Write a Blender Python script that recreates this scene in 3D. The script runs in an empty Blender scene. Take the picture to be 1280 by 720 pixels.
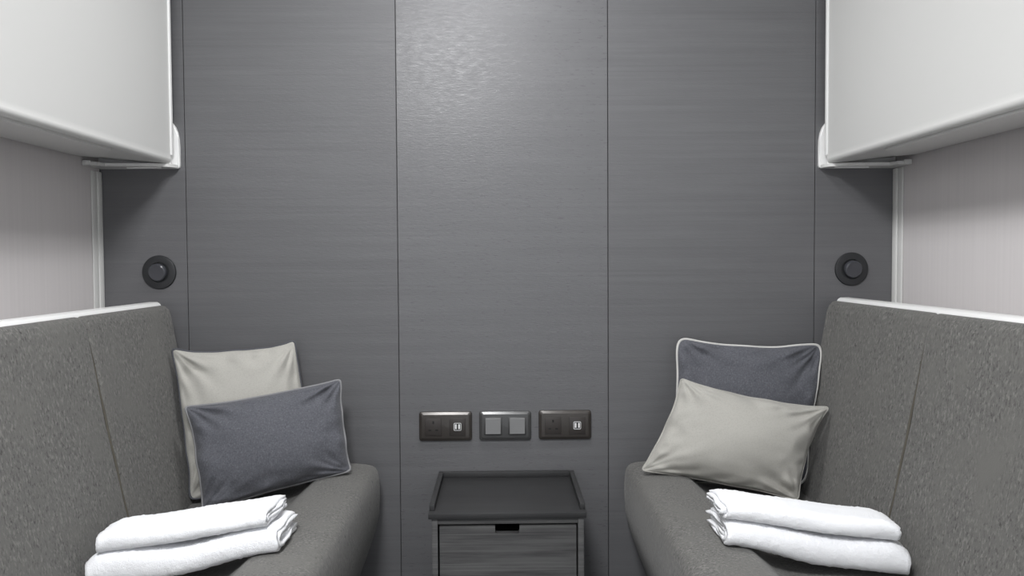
import bpy, bmesh, math, random
from mathutils import Vector, Matrix, noise
random.seed(7)
S = bpy.context.scene
COL = S.collection

# ------------------------------------------------------------------ camera
yaw, pitch, roll = math.radians(0.80), math.radians(2.0), math.radians(0.35)
fw = Vector((math.sin(yaw)*math.cos(pitch), math.cos(yaw)*math.cos(pitch), -math.sin(pitch)))
rt = fw.cross(Vector((0, 0, 1))).normalized(); up = rt.cross(fw)
r2 = rt*math.cos(roll) - up*math.sin(roll); u2 = up*math.cos(roll) + rt*math.sin(roll)
cam_d = bpy.data.cameras.new('camera'); cam = bpy.data.objects.new('camera', cam_d); COL.objects.link(cam)
M = Matrix((r2, u2, -fw)).transposed().to_4x4(); M.translation = (0, -2.083, 1.06)
cam.matrix_world = M
cam_d.sensor_width = 36.0; cam_d.lens = 36.0*1000/1280; cam_d.clip_start = 0.02
S.camera = cam

# ------------------------------------------------------------------ world, lamps, exposure
W = bpy.data.worlds.new('world'); S.world = W; W.use_nodes = True
bgn = W.node_tree.nodes['Background']
bgn.inputs[0].default_value = (0.92, 0.96, 1.0, 1); bgn.inputs[1].default_value = 1.22
# a ceiling lamp panel above the aisle behind the camera's head, plus an added fill light to brighten upper wall and bunks
LAMPS = [(-0.26, -2.02, 2.2, .17, .25, 46, 'large square white ceiling light panel above the open end of the aisle'),
         (-0.05, -0.50, 2.2, .14, .08, 9, 'small added fill light, unseen, on the ceiling nearer the dark back wall')]
for x_, y_, z_, hx, hy, en, _l in LAMPS:
    ld = bpy.data.lights.new('ceiling_or_fill_light', 'AREA'); ld.shape = 'RECTANGLE'; ld.size = 2*hx; ld.size_y = 2*hy
    ld.energy = en; ld.color = (0.985, 0.99, 1.0)
    lo = bpy.data.objects.new('ceiling_or_fill_light', ld); COL.objects.link(lo); lo.location = (x_, y_, z_-0.035)
S.view_settings.view_transform = 'Standard'; S.view_settings.look = 'None'
S.view_settings.gamma = 1; S.view_settings.use_curve_mapping = False
S.view_settings.exposure = 0.0

# ------------------------------------------------------------------ helpers
def tag(o, label=None, cat=None, group=None, kind=None):
    if label: o['label'] = label
    if cat: o['category'] = cat
    if group: o['group'] = group
    if kind: o['kind'] = kind
    return o
def empty(name, loc=(0, 0, 0)):
    o = bpy.data.objects.new(name, None); COL.objects.link(o); o.location = loc; o.empty_display_size = 0.05
    return o
def link(name, bm, mat, parent=None, smooth=False, loc=None):
    me = bpy.data.meshes.new(name)
    bmesh.ops.recalc_face_normals(bm, faces=bm.faces)
    bm.to_mesh(me); bm.free()
    me.materials.append(mat)
    if smooth:
        for p in me.polygons: p.use_smooth = True
    o = bpy.data.objects.new(name, me); COL.objects.link(o)
    if parent is not None:
        o.parent = parent
        # vertices are given in room coordinates; shift to the parent's frame
        off = Vector((0, 0, 0)); p = parent
        while p is not None: off += p.location; p = p.parent
        me.transform(Matrix.Translation(-off))
    return o
def autosmooth(o, deg=35):
    me = o.data
    for p in me.polygons: p.use_smooth = True
    bm = bmesh.new(); bm.from_mesh(me)
    for e in bm.edges:
        if len(e.link_faces) == 2 and e.calc_face_angle(0) > math.radians(deg): e.smooth = False
    bm.to_mesh(me); bm.free()
    return o
def bx(bm, x0, x1, y0, y1, z0, z1, bev=0.0, seg=2):
    r = bmesh.ops.create_cube(bm, size=1.0)
    vs = r['verts']
    for v in vs:
        v.co = Vector((x0 if v.co.x < 0 else x1, y0 if v.co.y < 0 else y1, z0 if v.co.z < 0 else z1))
    if bev:
        es = list({e for v in vs for e in v.link_edges})
        bmesh.ops.bevel(bm, geom=es, offset=bev, segments=seg, affect='EDGES', profile=0.5)
    return bm
def box(name, mat, parent, x0, x1, y0, y1, z0, z1, bev=0.0, seg=2):
    x0, x1 = min(x0, x1), max(x0, x1)
    o = link(name, bx(bmesh.new(), x0, x1, y0, y1, z0, z1, bev, seg), mat, parent)
    return autosmooth(o) if bev else o
def prism(bm, pts, axis, a, b):
    """extrude a closed 2-D outline; axis 'y': pts are (x,z); axis 'z': pts are (x,y)"""
    def co(p, t): return (p[0], t, p[1]) if axis == 'y' else (p[0], p[1], t)
    A = [bm.verts.new(co(p, a)) for p in pts]; B = [bm.verts.new(co(p, b)) for p in pts]
    n = len(pts)
    fa = bm.faces.new(A); fb = bm.faces.new(B[::-1])
    for i in range(n): bm.faces.new((A[i], A[(i+1) % n], B[(i+1) % n], B[i]))
    return fa, fb
def rrect(x0, x1, z0, z1, r, n=5, corners=(1, 1, 1, 1)):
    pts = []
    for k, (cx, cz, a0) in enumerate(((x1-r, z1-r, 0), (x0+r, z1-r, 90), (x0+r, z0+r, 180), (x1-r, z0+r, 270))):
        if corners[k]:
            for i in range(n+1):
                a = math.radians(a0 + 90*i/n); pts.append((cx + r*math.cos(a), cz + r*math.sin(a)))
        else:
            pts.append(((x1, z1), (x0, z1), (x0, z0), (x1, z0))[k])
    return pts
def tube(bm, path, r, n=8, closed=True):
    m = len(path); rings = []
    prev = None
    for i, p in enumerate(path):
        t = (path[(i+1) % m] - path[i-1]) if closed else (path[min(i+1, m-1)] - path[max(i-1, 0)])
        t.normalize()
        ref = Vector((0, 1, 0.3)) if prev is None else prev
        a = (ref - t*ref.dot(t)).normalized(); b = t.cross(a); prev = a
        rings.append([bm.verts.new(p + (a*math.cos(2*math.pi*k/n) + b*math.sin(2*math.pi*k/n))*r) for k in range(n)])
    for i in range(m if closed else m-1):
        A, B = rings[i], rings[(i+1) % m]
        for k in range(n): bm.faces.new((A[k], A[(k+1) % n], B[(k+1) % n], B[k]))
    if not closed: bm.faces.new(rings[0][::-1]); bm.faces.new(rings[-1])
def lathe(bm, prof, n=48):
    """prof: (radius, height along -y from the wall); axis is y"""
    rings = []
    for r, h in prof:
        if r < 1e-6: rings.append([bm.verts.new((0, -h, 0))])
        else: rings.append([bm.verts.new((r*math.cos(2*math.pi*k/n), -h, r*math.sin(2*math.pi*k/n))) for k in range(n)])
    for A, B in zip(rings, rings[1:]):
        for k in range(n):
            k2 = (k+1) % n
            if len(B) == 1: bm.faces.new((A[k], A[k2], B[0]))
            elif len(A) == 1: bm.faces.new((A[0], B[k2], B[k]))
            else: bm.faces.new((A[k], A[k2], B[k2], B[k]))

# ------------------------------------------------------------------ materials
def srgb(r, g, b):
    f = lambda c: (c/255/12.92) if c/255 <= 0.04045 else ((c/255+0.055)/1.055)**2.4
    return (f(r), f(g), f(b), 1)
def mat(name, col, rough=0.5, spec=0.5, metal=0.0, sheen=0.0, vary=None, bump=None, coat=0.0):
    """vary: list of (scale xyz, detail, colour, amount lo, hi); bump: (scale xyz, detail, strength, distance)"""
    m = bpy.data.materials.new(name); m.use_nodes = True
    nt = m.node_tree; b = nt.nodes['Principled BSDF']
    b.inputs['Base Color'].default_value = col
    b.inputs['Roughness'].default_value = rough
    b.inputs['Specular IOR Level'].default_value = spec
    b.inputs['Metallic'].default_value = metal
    b.inputs['Sheen Weight'].default_value = sheen
    if sheen: b.inputs['Sheen Roughness'].default_value = 0.5
    b.inputs['Coat Weight'].default_value = coat
    tc = nt.nodes.new('ShaderNodeTexCoord')
    def nz(sc, detail):
        mp = nt.nodes.new('ShaderNodeMapping'); mp.inputs['Scale'].default_value = sc
        nt.links.new(tc.outputs['Object'], mp.inputs['Vector'])
        n = nt.nodes.new('ShaderNodeTexNoise'); n.inputs['Scale'].default_value = 1; n.inputs['Detail'].default_value = detail
        n.inputs['Roughness'].default_value = 0.6
        nt.links.new(mp.outputs[0], n.inputs['Vector'])
        return n
    cur = None
    for sc, det, c2, lo_, hi_ in (vary or []):
        n = nz(sc, det)
        rmp = nt.nodes.new('ShaderNodeMapRange'); rmp.inputs[1].default_value = lo_; rmp.inputs[2].default_value = hi_
        nt.links.new(n.outputs['Fac'], rmp.inputs[0])
        mx = nt.nodes.new('ShaderNodeMix'); mx.data_type = 'RGBA'
        nt.links.new(rmp.outputs[0], mx.inputs['Factor'])
        if cur is None: mx.inputs['A'].default_value = col
        else: nt.links.new(cur, mx.inputs['A'])
        mx.inputs['B'].default_value = c2
        cur = mx.outputs['Result']
    if cur: nt.links.new(cur, b.inputs['Base Color'])
    h = None
    for sc, det, st, dist in (bump or []):
        n = nz(sc, det)
        bp = nt.nodes.new('ShaderNodeBump'); bp.inputs['Strength'].default_value = st; bp.inputs['Distance'].default_value = dist
        nt.links.new(n.outputs['Fac'], bp.inputs['Height'])
        if h: nt.links.new(h, bp.inputs['Normal'])
        h = bp.outputs[0]
    if h: nt.links.new(h, b.inputs['Normal'])
    return m
def panel_mat(name, rough, spec):
    return mat(name, srgb(98, 98, 100), rough, spec,
              vary=[((2.5, 3, 45), 5, srgb(103, 103, 105), 0.42, 0.72), ((1.0, 1, 150), 3, srgb(93, 93, 95), 0.5, 0.8)],
              bump=[((70, 70, 420), 4, 0.42, 0.0008), ((26, 26, 120), 3, 0.14, 0.0015), ((4, 4, 9), 2, 0.05, 0.004)])
m_panel = panel_mat('dark_grey_laminate', 0.44, 0.38)
m_panel_mid = panel_mat('dark_grey_laminate_satin', 0.33, 0.5)
def rough_noise(m, sc, lo_, hi_):
    nt = m.node_tree; b = nt.nodes['Principled BSDF']
    tc = nt.nodes.new('ShaderNodeTexCoord'); mp = nt.nodes.new('ShaderNodeMapping'); mp.inputs['Scale'].default_value = sc
    n = nt.nodes.new('ShaderNodeTexNoise'); n.inputs['Scale'].default_value = 1; n.inputs['Detail'].default_value = 5; n.inputs['Roughness'].default_value = 0.7
    r = nt.nodes.new('ShaderNodeMapRange'); r.inputs[1].default_value = 0.35; r.inputs[2].default_value = 0.68; r.inputs[3].default_value = lo_; r.inputs[4].default_value = hi_
    nt.links.new(tc.outputs['Object'], mp.inputs['Vector']); nt.links.new(mp.outputs[0], n.inputs['Vector'])
    nt.links.new(n.outputs['Fac'], r.inputs[0]); nt.links.new(r.outputs[0], b.inputs['Roughness'])
rough_noise(m_panel_mid, (36, 36, 170), 0.25, 0.42)
rough_noise(m_panel, (14, 14, 110), 0.37, 0.52)
m_gap = mat('dark_joint', srgb(40, 40, 41), 0.8)
m_white = mat('white_laminate', srgb(213, 213, 211), 0.38, 0.45)
m_white2 = mat('white_edge', srgb(240, 240, 239), 0.3, 0.5)
m_side = mat('pale_grey_lining', srgb(210, 206, 206), 0.55, 0.3,
             vary=[((6, 110, 2), 2, srgb(214, 210, 210), 0.35, 0.7)], bump=[((40, 300, 6), 2, 0.02, 0.0005)])
m_fab = mat('heather_grey_wool', srgb(99, 98, 96), 0.95, 0.15, sheen=0.12,
            vary=[((190, 190, 95), 4, srgb(126, 125, 121), 0.50, 0.70), ((230, 230, 110), 3, srgb(62, 62, 60), 0.53, 0.72),
                  ((9, 9, 9), 3, srgb(104, 103, 100), 0.45, 0.75)],
            bump=[((420, 420, 300), 3, 0.35, 0.001)])
m_seam = mat('brownish_seam_thread', srgb(88, 85, 78), 0.95, 0.1)  # stitching thread, slightly browner than the wool
m_dark = mat('slate_cushion_cloth', srgb(88, 89, 95), 0.85, 0.2, sheen=0.15,
             vary=[((420, 420, 160), 3, srgb(106, 107, 113), 0.48, 0.72), ((200, 200, 400), 3, srgb(72, 73, 79), 0.5, 0.75)],
             bump=[((500, 500, 500), 2, 0.2, 0.0006)])
m_beige = mat('stone_cushion_cloth', srgb(172, 170, 164), 0.85, 0.2, sheen=0.15,
              vary=[((300, 300, 300), 3, srgb(164, 162, 156), 0.45, 0.7)], bump=[((500, 500, 500), 2, 0.15, 0.0006)])
m_pipe_l = mat('pale_piping', srgb(196, 195, 192), 0.8, 0.2)
m_pipe_m = mat('grey_piping', srgb(132, 132, 134), 0.8, 0.2)
m_pipe_d = mat('slate_piping', srgb(84, 85, 90), 0.8, 0.2)
m_towel = mat('white_terry', srgb(250, 251, 254), 1.0, 0.05, sheen=0.3,
              bump=[((700, 700, 700), 3, 0.8, 0.0015), ((160, 160, 160), 3, 0.4, 0.003)])
m_wood = mat('charcoal_wood_grain', srgb(88, 88, 88), 0.5, 0.4,
             vary=[((5, 5, 90), 6, srgb(66, 65, 66), 0.42, 0.66), ((1.5, 1.5, 240), 3, srgb(112, 111, 111), 0.52, 0.8)],
             bump=[((8, 8, 260), 4, 0.2, 0.0006)])
m_tray = mat('charcoal_tray', srgb(54, 54, 55), 0.5, 0.35, vary=[((4, 60, 4), 4, srgb(49, 49, 50), 0.4, 0.7)])
m_black = mat('matt_black', srgb(40, 41, 43), 0.45, 0.4)
m_gloss = mat('gloss_black', srgb(66, 67, 72), 0.2, 0.5)
m_slot = mat('slot_black', srgb(8, 8, 8), 0.7)
m_plate = mat('bronze_grey_plate', srgb(66, 62, 59), 0.27, 0.6, metal=0.3)
m_plate2 = mat('graphite_plate', srgb(78, 78, 78), 0.27, 0.6, metal=0.3)
m_insert = mat('bronze_grey_insert', srgb(56, 52, 50), 0.45, 0.4)
m_key = mat('silver_key', srgb(118, 118, 118), 0.38, 0.5, metal=0.3)
m_usb = mat('usb_white', srgb(225, 225, 225), 0.4)
m_ceil = mat('ceiling_white', srgb(225, 225, 224), 0.6)
m_floor = mat('floor_charcoal', srgb(44, 44, 46), 0.7, vary=[((90, 90, 90), 3, srgb(52, 52, 54), 0.4, 0.7)])
m_lamp = bpy.data.materials.new('lamp_diffuser'); m_lamp.use_nodes = True
_b = m_lamp.node_tree.nodes['Principled BSDF']; _b.inputs['Base Color'].default_value = (.9, .9, .9, 1)
_b.inputs['Emission Color'].default_value = (1, .985, .965, 1); _b.inputs['Emission Strength'].default_value = 6

# ------------------------------------------------------------------ room shell
XW, YF, ZC = 1.030, -3.0, 2.24
tag(box('floor', m_floor, None, -1.12, 1.12, YF, 0.05, -0.05, 0), kind='structure')
tag(box('ceiling', m_ceil, None, -1.12, 1.12, YF, 0.05, ZC, ZC+0.05), kind='structure')
wb = tag(box('wall_back', m_gap, None, -1.12, 1.12, 0.004, 0.05, 0, ZC), kind='structure')
seams = (-XW, -0.8105, -0.267, 0.280, 0.8205, XW)
tilt = (0, 0.006, 0.0, -0.004, 0)     # the sheets are not perfectly coplanar
for i in range(5):
    x0, x1 = seams[i]+0.0009, seams[i+1]-0.0009
    o = box('panel', m_panel_mid if i == 2 else m_panel, wb, x0, x1, 0.0, 0.006, 0.0, ZC, 0.0008, 1)
    cx = (x0+x1)/2
    if tilt[i]:
        a = math.radians(tilt[i]*57.3)
        o.data.transform(Matrix.Translation((cx, 0, 0)) @ Matrix.Rotation(a, 4, 'Z') @ Matrix.Translation((-cx, 0.0, 0)))
        dy = max(abs(x1-cx)*abs(math.sin(a)) - 0.001, 0); o.data.transform(Matrix.Translation((0, dy*0.3, 0)))
for s, nm, ys in ((-1, 'wall_left', (-0.432, -1.35)), (1, 'wall_right', (-0.60, -1.5))):
    w = tag(box(nm, m_gap, None, s*1.036, s*1.12, YF, 0.004, 0, ZC), kind='structure')
    ed = [0.0] + list(ys) + [YF]
    for a, b in zip(ed, ed[1:]):
        box('panel', m_side, w, s*XW, s*1.037, b+0.0008, a-0.0008, 0, ZC, 0.001, 1)
    t = tag(link('trim_1' if s < 0 else 'trim_2', bmesh.new(), m_white, None), kind='structure')
    bm = bmesh.new()
    bx(bm, *sorted((s*1.0235, s*XW)), -0.024, -0.0005, 0, 1.292, 0.003, 2)
    bx(bm, *sorted((s*1.0255, s*XW)), -0.050, -0.023, 0, 1.292, 0.003, 2)
    bm.to_mesh(t.data); bm.free(); autosmooth(t)

# ceiling lamp (above the camera; its reflection is the sheen on the centre panel) and the added fill light's casing
for x_, y_, z_, hx, hy, en, lb in LAMPS:
    L = tag(empty('ceiling_or_fill_lamp', (x_, y_, z_)), lb, 'lamp')
    box('lamp_frame', m_white, L, x_-hx-.03, x_+hx+.03, y_-hy-.03, y_+hy+.03, z_, ZC, 0.006)
    box('diffuser', m_lamp, L, x_-hx-.01, x_+hx+.01, y_-hy-.01, y_+hy+.01, z_-0.012, z_+0.001, 0.003)

# ------------------------------------------------------------------ sofas
Y0, Y1 = -0.045, -1.98
def sofa(s, label, yseam):
    R = tag(empty('sofa', (s*0.6, -1.0, 0)), label, 'sofa', 'facing sofas')
    # seat with the raised front roll
    prof = [(.775, .40), (.775, .476), (.74, .481), (.66, .485), (.56, .486), (.52, .489), (.490, .499), (.466, .520), (.448, .537), (.438, .543),
            (.424, .5455), (.40, .547), (.37, .546), (.345, .5435), (.330, .540), (.321, .534), (.3155, .525), (.3125, .512), (.311, .49), (.311, .46), (.313, .42),
            (.322, .378), (.342, .32), (.366, .255), (.38, .245), (.775, .245)]
    bm = bmesh.new()
    n = len(prof)
    ys = [Y0, Y0-.004, Y0-.012, Y0-.022] + [Y0-.06-i*0.06 for i in range(31)] + [Y1+.02, Y1+.006, Y1]
    ins = [.016, .008, .002, 0] + [0]*31 + [.002, .009, .02]
    rings = []
    for y, d in zip(ys, ins):
        ring = []
        for k, (x, z) in enumerate(prof):
            a = Vector(prof[k-1]); c = Vector(prof[(k+1) % n])
            t = (c-a).normalized(); nrm = Vector((t.y, -t.x))     # outward/inward: fixed by sign below
            p = Vector((x, z)); cen = Vector((.54, .40))
            if nrm.dot(p-cen) < 0: nrm = -nrm
            wob = 0.002*noise.noise(Vector((x*7, y*5, s*3+z*5)))
            q = p - nrm*(d - wob)
            ring.append(bm.verts.new((s*q.x, y, q.y)))
        rings.append(ring)
    for A, B in zip(rings, rings[1:]):
        for k in range(n): bm.faces.new((A[k], A[(k+1) % n], B[(k+1) % n], B[k]))
    bm.faces.new(rings[0]); bm.faces.new(rings[-1])
    o = link('seat_cushion', bm, m_fab, R); autosmooth(o, 50)
    # back cushion sections, split at the seam
    bp = [(.8605, .44), (.8605, .945), (.852, .9515), (.842, .950), (.834, .942), (.8275, .925), (.795, .735), (.760, .565), (.742, .484), (.740, .44)]
    ed = [Y0-.005, yseam, yseam-0.72, Y1]
    for a, b in zip(ed, ed[1:]):
        bm = bmesh.new(); n2 = len(bp); rings = []
        L_ = a-b
        tt = [0, .0035, .009, .018, .03] + [.06+(L_-.12)*i/12 for i in range(13)] + [L_-.03, L_-.018, L_-.009, L_-.0035, L_]
        for t in tt:
            e = min(t, L_-t); r = .02 if (a == ed[0] and t < L_/2) else .011
            d = r - math.sqrt(max(r*r-(r-min(e, r))**2, 0)) if e < r else 0
            ring = []
            for k, (x, z) in enumerate(bp):
                if k < 2: q = (x, z - (d*0.7 if k == 1 else 0))
                else:
                    A_ = Vector(bp[k-1]); C_ = Vector(bp[(k+1) % n2]); tg = (C_-A_).normalized(); nr = Vector((tg.y, -tg.x))
                    if nr.dot(Vector((x, z))-Vector((.86, .7))) < 0: nr = -nr
                    q = Vector((x, z)) - nr*(d*0.95)
                    if k == n2-1: q = (x+d, z)
                    q = (q[0]+0.0015*noise.noise(Vector((t*6, z*6, s*9+a))), q[1])
                ring.append(bm.verts.new((s*q[0], a-t, q[1])))
            rings.append(ring)
        for A, B in zip(rings, rings[1:]):
            for k in range(n2): bm.faces.new((A[k], A[(k+1) % n2], B[(k+1) % n2], B[k]))
        bm.faces.new(rings[0]); bm.faces.new(rings[-1])
        o = link('back_cushion', bm, m_fab, R); autosmooth(o, 60)
    # stitched welt in the joint
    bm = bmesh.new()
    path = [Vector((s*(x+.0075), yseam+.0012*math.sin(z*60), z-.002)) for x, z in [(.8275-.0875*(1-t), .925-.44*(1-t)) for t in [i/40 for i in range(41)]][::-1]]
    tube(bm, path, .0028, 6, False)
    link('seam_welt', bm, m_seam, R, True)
    # white back shell
    bm = bmesh.new()
    prism(bm, rrect(-.0225, .0225, 0, .58, .012, 5, (1, 1, 0, 0)), 'y', Y0+.005, Y1)
    for v in bm.verts: v.co.x = s*(.883 + v.co.x*s*s); v.co.z += .379
    es = [e for e in bm.edges if abs(e.verts[0].co.y-e.verts[1].co.y) < 1e-6 and max(v.co.z for v in e.verts) > .94 and e.verts[0].co.y > -.5]
    bmesh.ops.bevel(bm, geom=es, offset=.007, segments=3, affect='EDGES')
    autosmooth(link('back_shell', bm, m_white2, R), 50)
    box('plinth', m_black, R, s*.43, s*.9, Y1+.02, Y0-.02, 0, .3, .004)
    return R
sofa(-1, 'grey wool bench sofa on the left holding the beige-behind-slate cushions', -0.468)
sofa(1, 'grey wool bench sofa on the right holding the white-piped slate cushion', -0.540)

# ------------------------------------------------------------------ folded upper bunks and their brackets
def bunk(s, label, xf, zb, rise):
    R = tag(empty('upper_bunk', (s*.94, -1.0, 1.3)), label, 'bunk', 'folded upper bunks')
    zt = 2.12
    # rounded lower front edge
    r = .011
    pts = [(xf+.0022, zt), (xf+.0022, zb+.034), (xf+.0018, zb+.026)]
    pts += [(xf+r-r*math.cos(math.radians(a)), zb+r-r*math.sin(math.radians(a))) for a in (-33, -18, 0, 18, 36, 54, 72, 90)] + [(1.005, zb+rise), (1.005, zt)]
    bm = bmesh.new(); prism(bm, [(s*x, z) for x, z in pts], 'y', -.034, Y1)
    autosmooth(link('bunk_body', bm, m_white, R), 50)
    # base board underneath, its corner cut off near the bracket
    bm = bmesh.new()
    prism(bm, [(s*x, y) for x, y in [(xf+.013, Y1), (xf+.013, -.32), (.968, -.125), (1.022, -.125), (1.022, Y1)]], 'z', zb-.006, zb+.0015)
    for v in bm.verts: v.co.z += rise*(abs(v.co.x)-xf)/(1.005-xf)
    autosmooth(link('base_board', bm, m_white, R), 40)
    box('end_strip', m_white2, R, s*(xf-.002), s*(xf+.012), -.0335, -.022, zb+.022, zt, .002)
    bm = bmesh.new(); bx(bm, *sorted((s*(xf+.004), s*(xf+.012))), -.034, -.024, zb-.005, zb+.023, .0015)
    link('end_cap', bm, m_white2, R)
    return R
def bracket(s, label, dx, z0):
    R = tag(empty('bunk_bracket', (s*.93, 0, z0)), label, 'bracket', 'bunk brackets on the back wall')
    c = [(.8335, .0075), (.8335, .055), (.8345, .074), (.8375, .092), (.843, .106), (.850, .116), (.870, .122), (1.028, .122), (1.028, 0), (.840, 0), (.8355, .0023)]
    c = [(x-dx if x < .9 else x, z+z0) for x, z in c]
    bm = bmesh.new(); prism(bm, [(s*x, z) for x, z in c], 'y', -.012, -.0008)
    es = [e for e in bm.edges if abs(e.verts[0].co.y+.012) < 1e-5 and abs(e.verts[1].co.y+.012) < 1e-5]
    bmesh.ops.bevel(bm, geom=es, offset=.003, segments=2, affect='EDGES')
    autosmooth(link('wall_plate', bm, m_white2, R), 40)
    bm = bmesh.new(); prism(bm, [(s*x, y) for x, y in [(.8365-dx, -.010), (.8365-dx, -.030), (.848-dx, -.048), (.872, -.058), (.985, -.066), (.992, -.09), (1.028, -.09), (1.028, -.010)]], 'z', z0, z0+.0078)
    autosmooth(link('support_ledge', bm, m_white, R), 40)
    box('side_cheek', m_white, R, s*1.0085, s*1.0285, -.092, -.060, z0+.0003, z0+.0125, .002)
    box('rib', m_white2, R, s*.858, s*.945, -.036, -.033, z0-.0022, z0+.0005)
    return R
bunk(-1, 'white folded upper bunk above the left sofa', .833, 1.309, .014); bracket(-1, 'white curved bracket under the end of the left bunk', .0115, 1.300)
bunk(1, 'white folded upper bunk above the right sofa', .838, 1.302, .016); bracket(1, 'white curved bracket under the end of the right bunk', .0062, 1.2935)

# ------------------------------------------------------------------ round reading lights
def reading_light(x, z, tx, label):
    R = tag(empty('reading_light', (x, -.0005, z)), label, 'reading light', 'round black reading lights')
    T = Matrix.Translation((x, -.0005, z))
    bm = bmesh.new(); lathe(bm, [(0, 0), (.0435, 0), (.0435, .0035), (.0425, .0052), (.0405, .006), (.0262, .006), (.0252, .0054), (.0245, .003), (0, .003)]); bm.transform(T)
    autosmooth(link('bezel', bm, m_black, R), 30)
    bm = bmesh.new(); lathe(bm, [(0, 0), (.0215, 0), (.0228, .004), (.0232, .011), (.0222, .0142), (.0195, .0158), (.012, .0150), (0, .0146)])
    bm.transform(T @ Matrix.Translation((0, -.002, .0015)) @ Matrix.Rotation(math.radians(10), 4, 'X') @ Matrix.Rotation(math.radians(tx), 4, 'Z'))
    autosmooth(link('lamp_head', bm, m_gloss, R), 30)
reading_light(-.8825, 1.034, -3, 'round black reading light on the wall above the left sofa')
reading_light(.9175, 1.031, 3, 'round black reading light on the wall above the right sofa')

# ------------------------------------------------------------------ sockets and switches
def plate(name, x0, x1, z0, z1, m, label, cat, kind, group=None):
    cx = (x0+x1)/2; cz = (z0+z1)/2
    R = tag(empty(name, (cx, 0, cz)), label, cat, group)
    # bevelled frame: wide sloping rim, flat inner face
    bm = bmesh.new(); rs = []
    for d, h, r in ((0, .0005, .007), (0, .0040, .007), (.0010, .0066, .0065), (.0072, .0094, .005), (.0085, .0096, .004)):
        rs.append([bm.verts.new((p[0], -h, p[1])) for p in rrect(x0+d, x1-d, z0+d, z1-d, r, 4)])
    for A, B in zip(rs, rs[1:]):
        for k in range(len(A)): bm.faces.new((A[k], A[(k+1) % len(A)], B[(k+1) % len(A)], B[k]))
    bm.faces.new(rs[-1]); bm.faces.new(rs[0])
    autosmooth(link('faceplate', bm, m, R), 12)
    h = .021
    for k, mx in enumerate((cx-.0315, cx+.0315)):
        if kind == 'switch':
            o = box('rocker_frame', m, R, mx-h-.0025, mx+h+.0025, -.0108, -.009, cz-h-.002, cz+h+.003, .0006)
            # rocker tilted: lower half stands forward
            bm = bmesh.new(); bx(bm, mx-h+.001, mx+h-.001, -.0135, -.0095, cz-h+.001, cz+h, .0008)
            for v in bm.verts:
                if v.co.y < -.011: v.co.y += .0022*(v.co.z-cz)/h
            link('rocker', bm, m_key, R)
        elif k == 0:
            o = box('socket_insert', m_insert, R, mx-h, mx+h, -.0115, -.009, cz-h-.002, cz+h, .001)
            for a, b, c, d in ((-.0022, .0022, .008, .0150), (-.0125, -.0055, -.0105, -.0072), (.0055, .0125, -.0105, -.0072)):
                box('pin_slot', m_slot, o, mx+a, mx+b, -.01175, -.011, cz+c, cz+d)
        else:
            o = box('usb_insert', m_insert, R, mx-h, mx+h, -.0112, -.009, cz-h-.002, cz+h, .001)
            bm = bmesh.new(); prism(bm, rrect(mx-.0098, mx+.0098, cz-.0105, cz+.0095, .0028, 3), 'y', -.0122, -.0108)
            u = link('usb_surround', bm, m_usb, o)
            bm = bmesh.new(); prism(bm, rrect(mx-.0086, mx+.0086, cz-.0088, cz+.0082, .0018, 3), 'y', -.0125, -.0120); link('usb_recess', bm, m_slot, o)
            for q in (-.0044, .0044):
                box('usb_port', m_usb, o, mx+q-.0024, mx+q+.0024, -.0129, -.0122, cz-.0062, cz+.0062)
ZP0, ZP1 = .589, .6655
plate('power_socket', -.2160, -.0775, ZP0, ZP1, m_plate, 'bronze-grey power socket with USB ports, left of the switches', 'socket', 'socket', 'power sockets')
plate('light_switch', -.0590, .0770, ZP0, ZP1, m_plate2, 'grey double light switch with two square silver rockers', 'switch', 'switch')
plate('power_socket', .0965, .2345, ZP0+.001, ZP1+.001, m_plate, 'bronze-grey power socket with USB ports, right of the switches', 'socket', 'socket', 'power sockets')

# ------------------------------------------------------------------ bedside cabinet
N = tag(empty('bedside_cabinet', (.0125, -.16, 0)), 'small charcoal bedside cabinet with drawer and rimmed tray top', 'cabinet')
box('tray_top', m_tray, N, -.166, .189, -.309, -.004, .4805, .494, .0012)
box('rim', m_tray, N, -.165, .188, -.016, -.004, .494, .5085, .0012)
for a, b in ((-.165, -.153), (.176, .188)): box('rim', m_tray, N, a, b, -.290, -.016, .494, .5085, .0012)
for a, b in ((-.159, -.1455), (.1705, .184)): box('side_panel', m_wood, N, a, b, -.303, -.006, .02, .4805, .001)
box('top_rail', m_wood, N, -.1455, .1705, -.301, -.02, .4665, .4795, .0008)
box('back_panel', m_black, N, -.1455, .1705, -.012, -.006, .02, .48)
box('base_rail', m_wood, N, -.1455, .1705, -.301, -.012, .02, .04)
box('plinth', m_black, N, -.14, .165, -.28, -.02, 0, .02)
dx0, dx1, nx0, nx1, zt, zn, zb = -.1415, .1665, -.0165, .0385, .462, .4445, .232
def drawer(zt, zb):
    rr = .005
    pts = [(dx0, zb), (dx1, zb), (dx1, zt), (nx1, zt)]
    pts += [(nx1-rr+rr*math.cos(math.radians(-a)), zn+rr+rr*math.sin(math.radians(-a))) for a in (0, 30, 60, 90)]
    pts += [(nx0+rr-rr*math.cos(math.radians(a)), zn+rr-rr*math.sin(math.radians(a))) for a in (90, 60, 30, 0)]
    pts += [(nx0, zt), (dx0, zt)]
    bm = bmesh.new(); prism(bm, pts, 'y', -.302, -.284)
    D = link('drawer', bm, m_wood, N)
    box('drawer_box', m_slot, D, dx0+.01, dx1-.01, -.284, -.03, zb+.01, zn-.004)
drawer(zt, zb)
zn = .2115; drawer(.229, .045)

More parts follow.
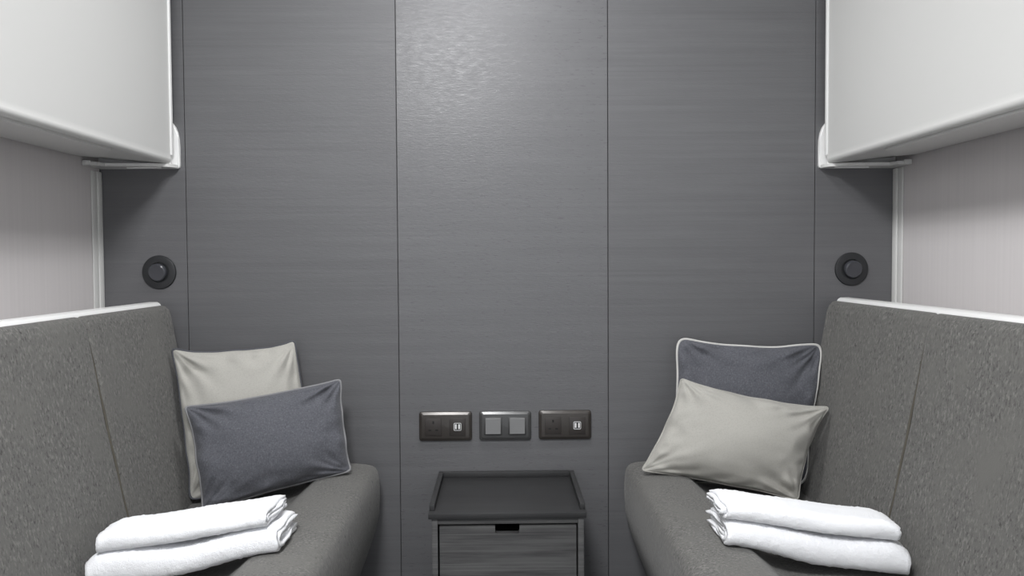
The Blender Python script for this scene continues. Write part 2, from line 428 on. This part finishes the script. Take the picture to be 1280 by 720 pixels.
# ------------------------------------------------------------------ cushions
def cushion(name, label, TL, TR, BR, BL, tf, tb, mf, mb, mp, seed, k=(.06, .06, .03, .06), nrd=22, pr=.0028, pipe_wave=.008, wr=.014, ex=4.5, group='scatter cushions'):
    """k: how far the top, right, bottom and left seams draw in between the corner ears"""
    TL, TR, BR, BL = map(Vector, (TL, TR, BR, BL))
    cen = (TL+TR+BR+BL)/4
    base = Vector((cen.x, cen.y, min(BL.z, BR.z)))
    R = tag(empty(name, base), label, 'cushion', group)
    nrm = ((TR-TL)+(BR-BL)).cross((TL-BL)+(TR-BR)).normalized()
    if nrm.y > 0: nrm = -nrm           # towards the aisle
    n = 64
    def outline(u, v):
        mx = max(abs(u), abs(v), 1e-9)
        q = mx/((abs(u)**nrd + abs(v)**nrd)**(1/nrd)) if mx > 1e-6 else 1
        f = mx**6; u, v = u*(1+(q-1)*f), v*(1+(q-1)*f)
        kx = k[1] if u > 0 else k[3]; ky = k[0] if v > 0 else k[2]
        uu = u*(1-kx*(1-abs(v)**ex)*abs(u)); vv = v*(1-ky*(1-abs(u)**ex)*abs(v))
        # unevenly pulled seam
        w = mx**4
        uu += w*.014*noise.noise(Vector((u*1.5, v*3.2, seed+3))); vv += w*.014*noise.noise(Vector((u*3.2, v*1.5, seed+8)))
        s_, t_ = (uu+1)/2, (vv+1)/2
        return (BL*(1-s_)+BR*s_)*(1-t_) + (TL*(1-s_)+TR*s_)*t_
    def rimwave(u, v):
        mx = max(abs(u), abs(v))
        w = max(0, (mx-.7)/.3)
        a = math.atan2(v, u)
        q = Vector((math.cos(a)*2.6, math.sin(a)*2.6, seed))
        return nrm*(pipe_wave*noise.noise(q)*w*2)
    def panel(sg, T, m, nm):
        bm = bmesh.new(); g = []
        for j in range(n+1):
            row = []
            for i in range(n+1):
                # denser near the rim
                u = math.sin((i/n*2-1)*math.pi/2*.985)/math.sin(math.pi/2*.985); v = math.sin((j/n*2-1)*math.pi/2*.985)/math.sin(math.pi/2*.985)
                p = outline(u, v) + rimwave(u, v)
                a, b = max(1-u*u, 0), max(1-v*v, 0)
                h = T*(a**.5)*(b**.5)*1.05
                # tension folds running in from corners and seams
                cd = min((abs(u)-1)**2+(abs(v)-1)**2, 2.0)
                ang = math.atan2(1.03-abs(v), 1.03-abs(u)) + (1 if u > 0 else 0)*3 + (5 if v > 0 else 0)
                fold = noise.noise(Vector((ang*4.6, seed*1.7, math.sqrt(cd)*.8)))*math.exp(-cd/.32)*min(1, (a*b)*9)
                ed = noise.noise(Vector((u*5 + seed, v*5, sg)))*(1-min(a, b))**2*min(1, min(a, b)*6)
                big = noise.noise(Vector((u*1.3+seed*2, v*1.3, seed)))
                h += wr*fold*1.7 + wr*.9*ed + wr*.5*big*min(1, a*b*2)
                row.append(bm.verts.new(p + nrm*(sg*max(h, 0))))
            g.append(row)
        for j in range(n):
            for i in range(n): bm.faces.new((g[j][i], g[j][i+1], g[j+1][i+1], g[j+1][i]))
        o = link(nm, bm, m, R, True)
        # a flat sheet's normals: make them face out
        me = o.data
        if sum((p.normal.dot(nrm)*sg) for p in me.polygons) < 0: me.flip_normals()
        return o
    panel(1, tf, mf, 'front_cover'); panel(-1, tb, mb, 'back_cover')
    q = 60; per = [(-1+2*i/q, 1) for i in range(q)] + [(1, 1-2*i/q) for i in range(q)] + [(1-2*i/q, -1) for i in range(q)] + [(-1, -1+2*i/q) for i in range(q)]
    path = [outline(u, v)+rimwave(u, v) for u, v in per]
    path = [(p-cen)*1.004+cen for p in path]
    bm = bmesh.new(); tube(bm, path, pr, 8, True); link('piping', bm, mp, R, True)
    return R
cushion('cushion', 'beige cushion with dark piping leaning on the wall behind the slate cushion, left sofa',
        (-.806, -.125, .853), (-.524, -.045, .866), (-.44, -.105, .512), (-.742, -.19, .494), .045, .035, m_beige, m_dark, m_pipe_d, 1.3, (.12, .06, .03, .05))
cushion('cushion', 'slate-grey cushion in front of the beige one on the left sofa',
        (-.745, -.205, .722), (-.393, -.125, .774), (-.360, -.175, .556), (-.682, -.275, .494), .060, .020, m_dark, m_beige, m_pipe_m, 4.1, (.09, .05, .04, .05))
cushion('cushion', 'slate-grey cushion with pale piping leaning on the wall, right sofa',
        (.445, -.05, .872), (.820, -.08, .858), (.752, -.130, .492), (.425, -.105, .50), .040, .035, m_dark, m_dark, m_pipe_l, 7.7, (.15, .06, .03, .05), 9, .0034, ex=3.4)
cushion('cushion', 'beige cushion in front of the pale-piped slate cushion on the right sofa',
        (.436, -.15, .772), (.782, -.20, .706), (.690, -.25, .497), (.330, -.19, .556), .062, .028, m_beige, m_beige, m_beige, 9.2, (.13, .09, .05, .08), 26, .0024, ex=3.6)

# ------------------------------------------------------------------ folded towels
def towel(s, label, xa, xb, yn, yf, za, zbk, T, nl, seed, Tb, skew=0.0, dy=0.0):
    """xa: aisle end, xb: end at the backrest (absolute x); yn near edge, yf far edge; za/zbk height of underside at the two ends"""
    R = tag(empty('towel', (s*(xa+xb)/2, (yn+yf)/2, (za+zbk)/2)), label, 'towel', 'folded white towels')
    th = T/(2*nl)*0.97
    drape = .38 if nl == 3 else .15
    Wd = yf-yn
    m = 56
    for L_ in range(nl):
        Ti = T - 2*L_*(T/(2*nl))      # outer height of this fold
        z0 = L_*(T/(2*nl))
        ro, ri = Ti/2, max(Ti/2-th, .0004)
        v0 = L_*(T/(2*nl))*1.25
        def path(r):
            c = z0+Ti/2; pts = []
            for k in range(15):
                t = k/14; pts.append((Wd-(Wd-v0-ro)*t, c-r))
            for k in range(1, 12):
                a = -math.pi/2 - math.pi*k/12
                pts.append((v0+ro+r*math.cos(a)*1.0, c+r*math.sin(a)))
            for k in range(15):
                t = k/14; pts.append((v0+ro+(Wd-v0-ro)*t, c+r))
            return pts
        po, pi_ = path(ro), path(ri)
        bm = bmesh.new(); rings = []
        off_a = (.0, .010, .004, .013)[L_ % 4]*(1 if L_ else 0) - .003*L_
        for i in range(m+1):
            t = i/m
            tq = 3*t*t-2*t**3
            ring = []
            for (v, w) in po + pi_[::-1]:
                # uneven ends
                e = .010*noise.noise(Vector((v*18, w*30+L_*3, seed)))
                xx0 = xa - off_a*.6 + e*.7 + skew*(v/Wd); xx1 = xb - .004*L_ + e*.5 - .018*((2*v/Wd-1)**2)*.5
                x = xx0 + (xx1-xx0)*t
                lo = min(max((x-.415)/.17, 0), 1); lo = lo*lo*(3-2*lo)
                zb_ = za + (zbk-za)*(drape*lo + (1-drape)*t)
                # thinner at rounded ends, soft swelling between
                endr = 1 - .22*max(0, 1-(1-t)/.10)**2 - .10*max(0, 1-t/.06)**2
                z = zb_ + w*endr*(1+(Tb/T-1)*t) + .0035*noise.noise(Vector((t*3.2, v*9, seed*3)))*(w/T)
                z -= .010*max(0, (v/Wd-.55)/.45)**2*(w/T)                 # far edge sinks a little
                y = yn + dy*t + v + .006*noise.noise(Vector((t*2.6, w*25, seed*5+1))) 
                d = Vector((noise.noise(Vector((x*260, y*260, z*260+L_))), noise.noise(Vector((x*260+9, y*260, z*260))), noise.noise(Vector((x*260, y*260+9, z*260)))))*.0017
                ring.append(bm.verts.new(Vector((s*x, y, z)) + d))
            rings.append(ring)
        k = len(rings[0])
        for A, B in zip(rings, rings[1:]):
            for j in range(k): bm.faces.new((A[j], A[(j+1) % k], B[(j+1) % k], B[j]))
        h = k//2
        for Rg in (rings[0], rings[-1]):
            for j in range(h-1): bm.faces.new((Rg[j], Rg[j+1], Rg[k-2-j], Rg[k-1-j]))
        o = link('outer_fold' if L_ == 0 else 'inner_fold', bm, m_towel, R, True)
    return R
towel(-1, 'lower folded white towel of the pair on the left sofa', .395, .735, -.705, -.565, .550, .491, .046, 3, 2.0, .058)
towel(-1, 'upper folded white towel of the pair on the left sofa', .410, .715, -.705, -.575, .5975, .5525, .032, 2, 5.0, .036)
towel(1, 'lower folded white towel of the pair on the right sofa', .398, .732, -.695, -.565, .550, .491, .046, 3, 8.0, .058)
towel(1, 'upper folded white towel of the pair on the right sofa', .394, .712, -.695, -.575, .5992, .5542, .032, 2, 11.0, .036)
